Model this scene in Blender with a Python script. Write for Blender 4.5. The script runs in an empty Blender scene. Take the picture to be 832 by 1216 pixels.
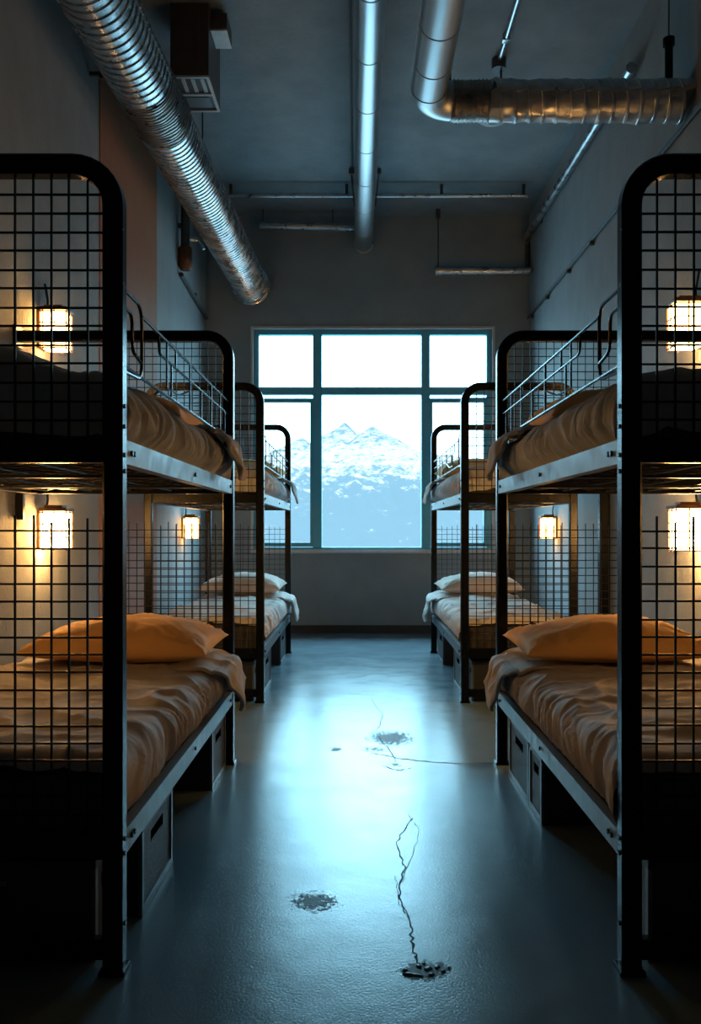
import bpy, bmesh, math, random
from mathutils import Vector, Matrix, noise
PI = math.pi
random.seed(4)
SC = bpy.context.scene
COL = SC.collection
F = 1000.0                       # focal length in pixels of the 832x1216 frame
VPX, VPY, CH = 424.0, 628.0, 1.09
def at(px, py, Y):
    return ((px - VPX) * Y / F, Y, CH - (py - VPY) * Y / F)

# ------------------------------------------------------------------ materials
def new_mat(name):
    m = bpy.data.materials.new(name); m.use_nodes = True
    nt = m.node_tree; nt.nodes.clear()
    o = nt.nodes.new('ShaderNodeOutputMaterial')
    b = nt.nodes.new('ShaderNodeBsdfPrincipled')
    nt.links.new(b.outputs[0], o.inputs[0])
    return m, nt, b, o
def N(nt, t, **kw):
    n = nt.nodes.new(t)
    for k, v in kw.items():
        if k in n.inputs: n.inputs[k].default_value = v
        else: setattr(n, k, v)
    return n
def mat(name, c, rough=.5, metal=0., nscale=0, c2=None, bump=0., bscale=60., stretch=(1, 1, 1), rvar=0., detail=6., spec=.5, bdist=.01):
    m, nt, b, o = new_mat(name)
    b.inputs['Base Color'].default_value = (*c, 1)
    b.inputs['Roughness'].default_value = rough
    b.inputs['Metallic'].default_value = metal
    b.inputs['Specular IOR Level'].default_value = spec
    L = nt.links.new
    tc = N(nt, 'ShaderNodeTexCoord'); mp = N(nt, 'ShaderNodeMapping'); mp.inputs['Scale'].default_value = stretch
    L(tc.outputs['Object'], mp.inputs[0])
    if nscale:
        nz = N(nt, 'ShaderNodeTexNoise', Scale=nscale, Detail=detail, Roughness=.6)
        L(mp.outputs[0], nz.inputs['Vector'])
        rp = N(nt, 'ShaderNodeMapRange'); rp.inputs[1].default_value = .3; rp.inputs[2].default_value = .7
        L(nz.outputs[0], rp.inputs[0])
        if c2:
            mx = N(nt, 'ShaderNodeMix', data_type='RGBA')
            mx.inputs[6].default_value = (*c, 1); mx.inputs[7].default_value = (*c2, 1)
            L(rp.outputs[0], mx.inputs[0]); L(mx.outputs[2], b.inputs['Base Color'])
        if rvar:
            r2 = N(nt, 'ShaderNodeMapRange'); r2.inputs[1].default_value = .3; r2.inputs[2].default_value = .7
            r2.inputs[3].default_value = max(.03, rough - rvar); r2.inputs[4].default_value = rough + rvar
            L(nz.outputs[0], r2.inputs[0]); L(r2.outputs[0], b.inputs['Roughness'])
    if bump:
        bz = N(nt, 'ShaderNodeTexNoise', Scale=bscale, Detail=4., Roughness=.6)
        L(mp.outputs[0], bz.inputs['Vector'])
        bp = N(nt, 'ShaderNodeBump', Strength=bump, Distance=bdist)
        L(bz.outputs[0], bp.inputs['Height']); L(bp.outputs[0], b.inputs['Normal'])
    return m
M = {}
M['wall'] = mat('wall_plaster', (.23, .245, .25), .75, nscale=5, c2=(.28, .295, .30), bump=.55, bscale=70, stretch=(1, 1, .6), spec=.3)
M['backwall'] = mat('back_wall_plaster', (.17, .225, .255), .7, nscale=4, c2=(.205, .265, .295), bump=.4, bscale=90, spec=.3)
M['brown'] = mat('pilaster_brown', (.27, .105, .045), .7, nscale=6, c2=(.31, .125, .058), bump=.3, bscale=80, spec=.3)  # even reddish brown of the left wall strip
M['ceiling'] = mat('ceiling_concrete', (.155, .19, .21), .8, nscale=2.2, c2=(.23, .275, .30), bump=.5, bscale=30, spec=.25)
M['floor'] = None
M['black'] = mat('black_powder_coat', (.0025, .0035, .0045), .25, nscale=30, c2=(.004, .005, .006), rvar=.03, bump=.08, bscale=400, spec=.22)
M['bar'] = mat('dark_steel', (.03, .033, .037), .35, metal=.5, nscale=25, c2=(.05, .052, .056), rvar=.1)
M['smooth'] = mat('smooth_galvanised_pipe', (.50, .53, .55), .36, metal=1, nscale=3, c2=(.56, .59, .61), rvar=.03)
M['rail'] = mat('painted_steel_rail', (.10, .13, .145), .42, metal=.35, nscale=18, c2=(.15, .18, .195), rvar=.1)
M['wire'] = mat('black_wire', (.014, .015, .016), .5, spec=.2)
M['bolt'] = mat('bolt_steel', (.03, .03, .03), .4, metal=.8)
M['galv'] = mat('galvanised_duct', (.42, .45, .47), .27, metal=1, nscale=9, c2=(.66, .68, .69), rvar=.09, bump=.08, bscale=40)
M['galvd'] = mat('galvanised_band', (.22, .21, .20), .33, metal=1, nscale=14, c2=(.42, .40, .38), rvar=.1, bump=.2, bscale=60)
M['foil'] = mat('foil_duct', (.5, .5, .5), .34, metal=1, nscale=11, c2=(.72, .72, .72), rvar=.08, bump=.2, bscale=28)
M['pipe'] = mat('steel_pipe', (.4, .42, .44), .3, metal=1, nscale=10, c2=(.56, .58, .6), rvar=.08)
M['darkpipe'] = mat('dark_pipe', (.06, .06, .065), .42, metal=.7, nscale=20, c2=(.1, .1, .1))
M['copper'] = mat('tarnished_copper', (.22, .10, .05), .4, metal=.9, nscale=30, c2=(.12, .06, .04))
M['boxpaint'] = mat('unit_brown_paint', (.055, .042, .034), .5, nscale=8, c2=(.075, .056, .044), bump=.1)
M['white'] = mat('white_enamel', (.55, .58, .6), .45, nscale=12, c2=(.42, .45, .47))
M['sash'] = mat('hazed_frame_paint', (.07, .34, .46), .5, nscale=14, c2=(.09, .38, .50))  # teal lightened, window haze put into the frame colour
M['plaster'] = mat('white_reveal', (.45, .48, .5), .6, nscale=20, c2=(.38, .41, .43), bump=.2)
M['base'] = mat('baseboard_dark', (.025, .028, .03), .5, nscale=12, c2=(.035, .038, .04))
M['mattress'] = mat('mattress_ticking', (.055, .056, .058), .85, nscale=40, c2=(.075, .076, .078), bump=.3, bscale=300, spec=.2)
M['sheet'] = mat('taupe_sheet', (.42, .385, .365), .8, nscale=8, c2=(.48, .44, .415), bump=.25, bscale=500, spec=.2)
M['farsheet'] = mat('pale_sheet', (.60, .56, .53), .8, nscale=8, c2=(.66, .62, .58), bump=.25, bscale=500, spec=.2)
M['duvet'] = mat('grey_brown_duvet', (.46, .47, .48), .85, nscale=8, c2=(.52, .53, .54), bump=.25, bscale=500, spec=.2)
M['blanket'] = mat('taupe_blanket', (.40, .365, .335), .85, nscale=9, c2=(.46, .415, .38), bump=.3, bscale=400, spec=.2)
M['pillow'] = mat('ochre_pillowcase', (.86, .48, .18), .78, nscale=8, c2=(.9, .52, .21), bump=.2, bscale=500, spec=.2)
M['farpillow'] = mat('cream_pillowcase', (.68, .60, .53), .8, nscale=8, c2=(.74, .66, .58), bump=.2, bscale=500, spec=.2)
M['crate'] = mat('black_plastic_crate', (.018, .021, .024), .45, nscale=30, c2=(.028, .032, .035), bump=.2, bscale=300)
M['cratepanel'] = mat('crate_grained_panel', (.02, .026, .03), .55, nscale=60, c2=(.045, .055, .062), bump=.5, bscale=200)
M['handle'] = mat('crate_grey_handle', (.16, .18, .2), .4)
M['crack'] = mat('crack_dark', (.012, .016, .018), .8)
def stain_mat(name, c, thr):
    m, nt, b, o = new_mat(name); L = nt.links.new
    tc = N(nt, 'ShaderNodeTexCoord'); nzn = N(nt, 'ShaderNodeTexNoise', Scale=55., Detail=6., Roughness=.7); L(tc.outputs['Object'], nzn.inputs['Vector'])
    ds = N(nt, 'ShaderNodeVectorMath', operation='DISTANCE'); ds.inputs[1].default_value = (.5, .5, .5); mp = N(nt, 'ShaderNodeMapping'); mp.inputs['Scale'].default_value = (1, 1, 0); mp.inputs['Location'].default_value = (0, 0, .5)
    L(tc.outputs['Generated'], mp.inputs[0]); L(mp.outputs[0], ds.inputs[0])
    a = N(nt, 'ShaderNodeMath', operation='MULTIPLY_ADD'); a.inputs[1].default_value = -.55; L(ds.outputs['Value'], a.inputs[0]); L(nzn.outputs[0], a.inputs[2])
    r = N(nt, 'ShaderNodeMapRange'); r.inputs[1].default_value = thr; r.inputs[2].default_value = thr + .10; L(a.outputs[0], r.inputs[0])
    t = N(nt, 'ShaderNodeBsdfTransparent'); x = N(nt, 'ShaderNodeMixShader'); L(r.outputs[0], x.inputs[0]); L(t.outputs[0], x.inputs[1]); L(b.outputs[0], x.inputs[2]); L(x.outputs[0], o.inputs[0])
    b.inputs['Base Color'].default_value = (*c, 1); b.inputs['Roughness'].default_value = .6; return m
M['stain'] = stain_mat('worn_patch', (.05, .065, .07), .30)
M['stain2'] = stain_mat('worn_speckle', (.05, .065, .07), .42)
M['pit'] = stain_mat('chipped_patch', (.035, .05, .058), .26)
M['flake'] = mat('floor_flake', (.09, .135, .16), .25, nscale=60, c2=(.2, .26, .29), bump=.4, bscale=90)

def floor_mat():
    m, nt, b, o = new_mat('epoxy_floor'); L = nt.links.new
    tc = N(nt, 'ShaderNodeTexCoord')
    n1 = N(nt, 'ShaderNodeTexNoise', Scale=1.6, Detail=7., Roughness=.65); L(tc.outputs['Object'], n1.inputs['Vector'])
    mx = N(nt, 'ShaderNodeMix', data_type='RGBA'); mx.inputs[6].default_value = (.105, .165, .20, 1); mx.inputs[7].default_value = (.13, .192, .228, 1)
    r = N(nt, 'ShaderNodeMapRange'); r.inputs[1].default_value = .35; r.inputs[2].default_value = .65; L(n1.outputs[0], r.inputs[0])
    L(r.outputs[0], mx.inputs[0]); L(mx.outputs[2], b.inputs['Base Color'])
    r2 = N(nt, 'ShaderNodeMapRange'); r2.inputs[1].default_value = .3; r2.inputs[2].default_value = .7; r2.inputs[3].default_value = .18; r2.inputs[4].default_value = .27
    n2 = N(nt, 'ShaderNodeTexNoise', Scale=3.5, Detail=8., Roughness=.7); L(tc.outputs['Object'], n2.inputs['Vector'])
    L(n2.outputs[0], r2.inputs[0]); L(r2.outputs[0], b.inputs['Roughness'])
    n3 = N(nt, 'ShaderNodeTexNoise', Scale=150., Detail=3.); L(tc.outputs['Object'], n3.inputs['Vector'])
    n4 = N(nt, 'ShaderNodeTexNoise', Scale=9., Detail=3.); L(tc.outputs['Object'], n4.inputs['Vector'])
    b1 = N(nt, 'ShaderNodeBump', Strength=.2, Distance=.003); L(n3.outputs[0], b1.inputs['Height'])
    b2 = N(nt, 'ShaderNodeBump', Strength=.05, Distance=.02); L(n4.outputs[0], b2.inputs['Height']); L(b1.outputs[0], b2.inputs['Normal'])
    L(b2.outputs[0], b.inputs['Normal'])
    b.inputs['IOR'].default_value = 1.42
    return m
M['floor'] = floor_mat()
def glow_mat(LAMP):
    m = bpy.data.materials.new('warm_glass'); m.use_nodes = True; nt = m.node_tree; nt.nodes.clear()
    o = N(nt, 'ShaderNodeOutputMaterial'); e = N(nt, 'ShaderNodeEmission'); e.inputs[0].default_value = (1, .50, .145, 1); e.inputs[1].default_value = LAMP
    nt.links.new(e.outputs[0], o.inputs[0]); return m
GLOW = {k_: glow_mat(v) for k_, v in (('low', 118.), ('up', 46.), ('far', 24.), ('side', 19.))}  # 'side' is the glow of the two added out-of-view lamps
def glass_mat():
    m = bpy.data.materials.new('window_glass'); m.use_nodes = True; nt = m.node_tree; nt.nodes.clear(); L = nt.links.new
    o = N(nt, 'ShaderNodeOutputMaterial'); t = N(nt, 'ShaderNodeBsdfTransparent'); g = N(nt, 'ShaderNodeBsdfGlossy', Roughness=.02)
    t.inputs[0].default_value = (.97, .99, 1, 1)
    f = N(nt, 'ShaderNodeFresnel', IOR=1.08); x = N(nt, 'ShaderNodeMixShader')
    L(f.outputs[0], x.inputs[0]); L(t.outputs[0], x.inputs[1]); L(g.outputs[0], x.inputs[2]); L(x.outputs[0], o.inputs[0]); return m
M['glass'] = glass_mat()
def mountain_mat():
    m, nt, b, o = new_mat('hazy_snow_rock'); L = nt.links.new
    tc = N(nt, 'ShaderNodeTexCoord'); geo = N(nt, 'ShaderNodeNewGeometry')
    nz = N(nt, 'ShaderNodeTexNoise', Scale=.06, Detail=14., Roughness=.78); L(tc.outputs['Object'], nz.inputs['Vector'])
    sx = N(nt, 'ShaderNodeSeparateXYZ'); L(geo.outputs['Normal'], sx.inputs[0])
    sp = N(nt, 'ShaderNodeSeparateXYZ'); L(tc.outputs['Object'], sp.inputs[0])
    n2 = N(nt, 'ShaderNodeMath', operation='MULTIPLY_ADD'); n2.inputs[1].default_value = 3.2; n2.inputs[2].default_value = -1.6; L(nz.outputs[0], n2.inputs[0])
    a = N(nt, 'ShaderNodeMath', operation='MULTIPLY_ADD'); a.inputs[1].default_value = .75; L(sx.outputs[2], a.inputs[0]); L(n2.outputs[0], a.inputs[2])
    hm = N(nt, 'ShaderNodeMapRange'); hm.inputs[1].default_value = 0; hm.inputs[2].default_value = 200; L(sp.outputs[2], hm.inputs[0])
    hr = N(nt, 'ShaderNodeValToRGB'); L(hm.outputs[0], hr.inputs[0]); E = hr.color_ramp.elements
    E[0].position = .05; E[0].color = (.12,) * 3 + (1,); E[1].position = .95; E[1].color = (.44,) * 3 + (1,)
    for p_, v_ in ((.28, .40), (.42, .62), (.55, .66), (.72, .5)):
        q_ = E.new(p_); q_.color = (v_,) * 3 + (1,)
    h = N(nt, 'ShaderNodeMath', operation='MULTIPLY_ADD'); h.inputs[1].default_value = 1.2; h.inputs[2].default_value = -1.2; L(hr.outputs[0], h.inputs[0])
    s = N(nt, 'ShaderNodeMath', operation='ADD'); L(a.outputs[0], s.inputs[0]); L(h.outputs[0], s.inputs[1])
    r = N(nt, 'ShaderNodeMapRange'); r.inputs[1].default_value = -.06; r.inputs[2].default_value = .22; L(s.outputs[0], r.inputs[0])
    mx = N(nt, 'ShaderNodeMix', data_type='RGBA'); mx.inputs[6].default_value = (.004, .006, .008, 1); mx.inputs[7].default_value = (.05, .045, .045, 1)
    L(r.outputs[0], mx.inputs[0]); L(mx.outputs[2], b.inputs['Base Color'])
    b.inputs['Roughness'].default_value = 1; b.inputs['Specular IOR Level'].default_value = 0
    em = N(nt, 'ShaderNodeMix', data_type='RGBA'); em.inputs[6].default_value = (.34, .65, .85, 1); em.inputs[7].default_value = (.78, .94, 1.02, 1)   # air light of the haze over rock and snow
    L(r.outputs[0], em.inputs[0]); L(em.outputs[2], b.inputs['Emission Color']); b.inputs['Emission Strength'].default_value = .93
    return m
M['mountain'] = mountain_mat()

# ------------------------------------------------------------------ helpers
WLOC = {}
def tag(o, label=None, cat=None, group=None, kind=None):
    if label: o['label'] = label
    if cat: o['category'] = cat
    if group: o['group'] = group
    if kind: o['kind'] = kind
    return o
def empty(name, loc, label=None, cat=None, group=None, kind=None):
    o = bpy.data.objects.new(name, None); COL.objects.link(o); o.location = loc; o.empty_display_size = .1
    WLOC[o.name] = Vector(loc)
    return tag(o, label, cat, group, kind)
def obj(name, bm, m, parent=None, smooth=False, origin=None):
    """link bm (world coordinates) as ONE mesh object"""
    org = WLOC[parent.name] if parent else Vector(origin or (0, 0, 0))
    me = bpy.data.meshes.new(name)
    bmesh.ops.recalc_face_normals(bm, faces=bm.faces[:])
    bm.to_mesh(me); bm.free()
    me.transform(Matrix.Translation(-org))
    me.materials.append(m)
    if smooth:
        me.polygons.foreach_set('use_smooth', [True] * len(me.polygons))
        if smooth != 'full':
            try: me.set_sharp_from_angle(angle=math.radians(40))
            except Exception: pass
    o = bpy.data.objects.new(name, me); COL.objects.link(o)
    if parent: o.parent = parent
    else: o.location = org
    WLOC[o.name] = org
    return o
def B(): return bmesh.new()
def box(bm, x0, x1, y0, y1, z0, z1, bev=0):
    if x0 > x1: x0, x1 = x1, x0
    vs = [bm.verts.new((x, y, z)) for x in (x0, x1) for y in (y0, y1) for z in (z0, z1)]
    fs = [(0, 1, 3, 2), (4, 6, 7, 5), (0, 4, 5, 1), (2, 3, 7, 6), (0, 2, 6, 4), (1, 5, 7, 3)]
    F_ = [bm.faces.new([vs[i] for i in f]) for f in fs]
    if bev:
        es = list({e for f in F_ for e in f.edges})
        bmesh.ops.bevel(bm, geom=es, offset=bev, segments=2, affect='EDGES', profile=.6)
    return bm
def ring_pts(c, t, r, n, ref=None):
    t = t.normalized()
    ref = ref or (Vector((0, 0, 1)) if abs(t.z) < .9 else Vector((1, 0, 0)))
    a = t.cross(ref).normalized(); b = t.cross(a).normalized()
    return [c + a * (math.cos(2 * PI * i / n) * r) + b * (math.sin(2 * PI * i / n) * r) for i in range(n)]
def skin_rings(bm, rings, cap=True):
    vr = [[bm.verts.new(p) for p in R] for R in rings]
    n = len(vr[0])
    for a, b in zip(vr, vr[1:]):
        for i in range(n):
            bm.faces.new((a[i], a[(i + 1) % n], b[(i + 1) % n], b[i]))
    if cap:
        bm.faces.new(vr[0][::-1]); bm.faces.new(vr[-1])
def tube(bm, pts, r, n=8, cap=True, rad=None):
    pts = [Vector(p) for p in pts]; rings = []
    for i, p in enumerate(pts):
        if i == 0: t = pts[1] - p
        elif i == len(pts) - 1: t = p - pts[-2]
        else: t = (pts[i + 1] - p).normalized() + (p - pts[i - 1]).normalized()
        rings.append(ring_pts(p, t, rad[i] if rad else r, n))
    skin_rings(bm, rings, cap); return bm
def arc(c, r, a0, a1, n, ux, uy):
    c, ux, uy = Vector(c), Vector(ux), Vector(uy)
    return [c + ux * (r * math.cos(a0 + (a1 - a0) * i / n)) + uy * (r * math.sin(a0 + (a1 - a0) * i / n)) for i in range(n + 1)]
def round_poly(pts, r, n=5, closed=False):
    pts = [Vector(p) for p in pts]; out = []
    m = len(pts)
    for i, p in enumerate(pts):
        if not closed and i in (0, m - 1): out.append(p); continue
        a = (pts[i - 1] - p); b = (pts[(i + 1) % m] - p)
        d = min(r, a.length * .49, b.length * .49)
        A, Bp = p + a.normalized() * d, p + b.normalized() * d
        for k in range(n + 1):
            t = k / n; out.append(A * (1 - t) ** 2 + p * (2 * t * (1 - t)) + Bp * t * t)
    if closed: out.append(out[0].copy())
    return out
def sweep_xz(bm, path, w, y0, y1, ch=.006):
    """rectangular bar (width w in the XZ plane, y0..y1 deep, chamfered) along a path in XZ"""
    P = [Vector((p[0], p[1])) for p in path]; rings = []
    prof = [(-w/2 + ch, y0), (w/2 - ch, y0), (w/2, y0 + ch), (w/2, y1 - ch), (w/2 - ch, y1), (-w/2 + ch, y1), (-w/2, y1 - ch), (-w/2, y0 + ch)]
    for i, p in enumerate(P):
        t = (P[min(i + 1, len(P) - 1)] - P[max(i - 1, 0)]).normalized(); nrm = Vector((-t.y, t.x))
        rings.append([Vector((p.x + nrm.x * a, b, p.y + nrm.y * a)) for a, b in prof])
    skin_rings(bm, rings)
def nz(x, y, z=0.): return noise.noise(Vector((x, y, z)))
def sm(a, b, x):
    t = min(1, max(0, (x - a) / (b - a))); return t * t * (3 - 2 * t)
def grid(bm, P):
    V = [[bm.verts.new(p) for p in row] for row in P]
    for a, b in zip(V, V[1:]):
        for i in range(len(a) - 1): bm.faces.new((a[i], a[i + 1], b[i + 1], b[i]))
    return V

# ------------------------------------------------------------------ room
XL, XR, YB, YF, ZC = -1.58, 1.80, 8.80, -1.6, 4.36
T = .2
tag(obj('floor', box(B(), XL - T, XR + T, YF - T, YB + T, -.2, 0), M['floor']), kind='structure')
floor_o = bpy.data.objects['floor']
tag(obj('ceiling', box(B(), XL - T, XR + T, YF - T, YB + T, ZC, ZC + .2), M['ceiling']), kind='structure')
tag(obj('wall_left', box(B(), XL - T, XL, YF - T, YB + T, 0, ZC), M['wall']), kind='structure')
tag(obj('wall_right', box(B(), XR, XR + T, YF - T, YB + T, 0, ZC), M['wall']), kind='structure')
tag(obj('wall_front', box(B(), XL, XR, YF - T, YF, 0, ZC), M['wall']), kind='structure')
WX0, _, WZ1 = at(301, 391, YB); WX1, _, WZ0 = at(584, 654, YB)
b = B()
box(b, XL, WX0, YB, YB + T, 0, ZC); box(b, WX1, XR, YB, YB + T, 0, ZC)
box(b, WX0, WX1, YB, YB + T, 0, WZ0); box(b, WX0, WX1, YB, YB + T, WZ1, ZC)
tag(obj('wall_back', b, M['backwall']), kind='structure')
tag(obj('trim_1', box(B(), XL, XL + .006, 5.16, 6.62, 0, ZC), M['brown']), kind='structure')
tag(obj('baseboard_back', box(B(), XL, XR, YB - .018, YB, 0, .085, .004), M['base']), kind='structure')
tag(obj('baseboard_left', box(B(), XL, XL + .016, YF, 5.16, 0, .085, .004), M['base']), kind='structure')
tag(obj('baseboard_right', box(B(), XR - .016, XR, YF, YB - .018, 0, .085, .004), M['base']), kind='structure')

# window
win = empty('window_1', ((WX0 + WX1) / 2, YB, WZ0), kind='structure')
b = B(); t = .028
for (x0, x1, z0, z1) in ((WX0 - t, WX0, WZ0 - t, WZ1 + t), (WX1, WX1 + t, WZ0 - t, WZ1 + t), (WX0, WX1, WZ1, WZ1 + t), (WX0, WX1, WZ0 - t, WZ0)):
    box(b, x0, x1, YB - .02, YB - .001, z0, z1, .003)
obj('reveal_trim', b, M['plaster'], win)
b = B(); fw = .05; fy0, fy1 = YB + .03, YB + .11
box(b, WX0, WX0 + fw, fy0, fy1, WZ0, WZ1, .004); box(b, WX1 - fw, WX1, fy0, fy1, WZ0, WZ1, .004)
box(b, WX0 + fw, WX1 - fw, fy0, fy1, WZ1 - fw, WZ1, .004); box(b, WX0 + fw, WX1 - fw, fy0, fy1, WZ0, WZ0 + .035, .004)
obj('window_frame', b, M['sash'], win)
ma0, ma1 = (371.5 - VPX) * .00885, (382 - VPX) * .00885
mb0, mb1 = (500 - VPX) * .00885, (510 - VPX) * .00885
tz1 = CH + (VPY - 460) * .00885; tz0 = CH + (VPY - 469) * .00885
for (a0, a1) in ((ma0, ma1), (mb0, mb1)):
    obj('mullion', box(B(), a0, a1, fy0 - .008, fy1, WZ0 + .03, WZ1 - .03, .004), M['sash'], win)
for (a0, a1) in ((WX0 + .04, ma0), (ma1, mb0), (mb1, WX1 - .04)):
    obj('transom', box(B(), a0, a1, fy0 - .004, fy1, tz0, tz1, .004), M['sash'], win)
for (x0, x1) in ((WX0 + fw, ma0), (mb1, WX1 - fw)):            # opening sashes in the lower side lights
    b = B(); s = .03; zt = tz0 - .035; zb = WZ0 + .04
    box(b, x0, x0 + s, fy0 + .01, fy1 - .02, zb, zt, .003); box(b, x1 - s, x1, fy0 + .01, fy1 - .02, zb, zt, .003)
    box(b, x0 + s, x1 - s, fy0 + .01, fy1 - .02, zt - .045, zt, .003); box(b, x0 + s, x1 - s, fy0 + .01, fy1 - .02, zb, zb + .045, .003)
    obj('opening_sash', b, M['sash'], win)
cols = [(WX0 + .03, ma0 + .01), (ma1 - .01, mb0 + .01), (mb1 - .01, WX1 - .03)]
for (x0, x1) in cols:
    for (z0, z1) in ((WZ0 + .02, tz0 + .01), (tz1 - .01, WZ1 - .03)):
        obj('pane', grid_bm := box(B(), x0, x1, YB + .064, YB + .066, z0, z1), M['glass'], win)
obj('window_sill', box(B(), WX0, WX1, YB - .001, YB + .03, WZ0, WZ0 + .012), M['plaster'], win)

# ------------------------------------------------------------------ mountains
def mountains():
    peaks = [(408, 503, 1500, 1.05), (443, 504, 1460, 1.0), (354, 519, 1600, .75), (478, 536, 1430, .8), (500, 552, 1420, .75),
             (330, 545, 1650, .6), (545, 585, 1400, .6), (590, 600, 1380, .6), (300, 540, 1750, .5)]
    PK = []
    for (px, py, Y, k) in peaks:
        x, y, z = at(px, py, Y); PK.append((x, y, z, k))
    bm = B(); rows = []
    nx, ny = 260, 240
    for j in range(ny + 1):
        y = 430 + 1480 * j / ny; row = []
        for i in range(nx + 1):
            x = -420 + 900 * i / nx
            wx = x + 14 * nz(x * .012, y * .012, 3.); wy = y + 30 * nz(x * .012, y * .012, 9.)
            h = -400
            for (qx, qy, qz, k) in PK:
                d = math.hypot(wx - qx, (wy - qy) * .5)
                hh = qz - d * .62 * (1.25 - .45 * min(1, d / 150)) * (.75 + .35 * k)
                h = max(h, hh)
            h = max(h, -70 + 26 * nz(x * .006, y * .006, 1.) + .05 * abs(x))
            am = 8 + 14 * sm(0, 120, 150 - h)
            rg = 0; fq = .014; a_ = 1.
            for o_ in range(5):
                rg += a_ * (1 - 2 * abs(nz(x * fq, y * fq * .7, 5. + o_))); fq *= 2.1; a_ *= .52
            near = min(math.hypot(x - q[0], y - q[1]) for q in PK)
            h += am * .62 * rg * (.38 + .62 * sm(0, 40, near)) - 4 * sm(0, 40, near)
            fh = -55 + 95 * math.exp(-((x + 28) / 75) ** 2) * math.exp(-((y - 1000) / 130) ** 2)      # dark wooded spur in front
            h = max(h, fh + 3 * rg)
            row.append((x, y, h))
        rows.append(row)
    grid(bm, rows)
    return bm
tag(obj('mountain_range', mountains(), M['mountain'], smooth='full'), 'hazy pale blue snow streaked mountain peaks seen through the big window', 'mountain')

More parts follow.
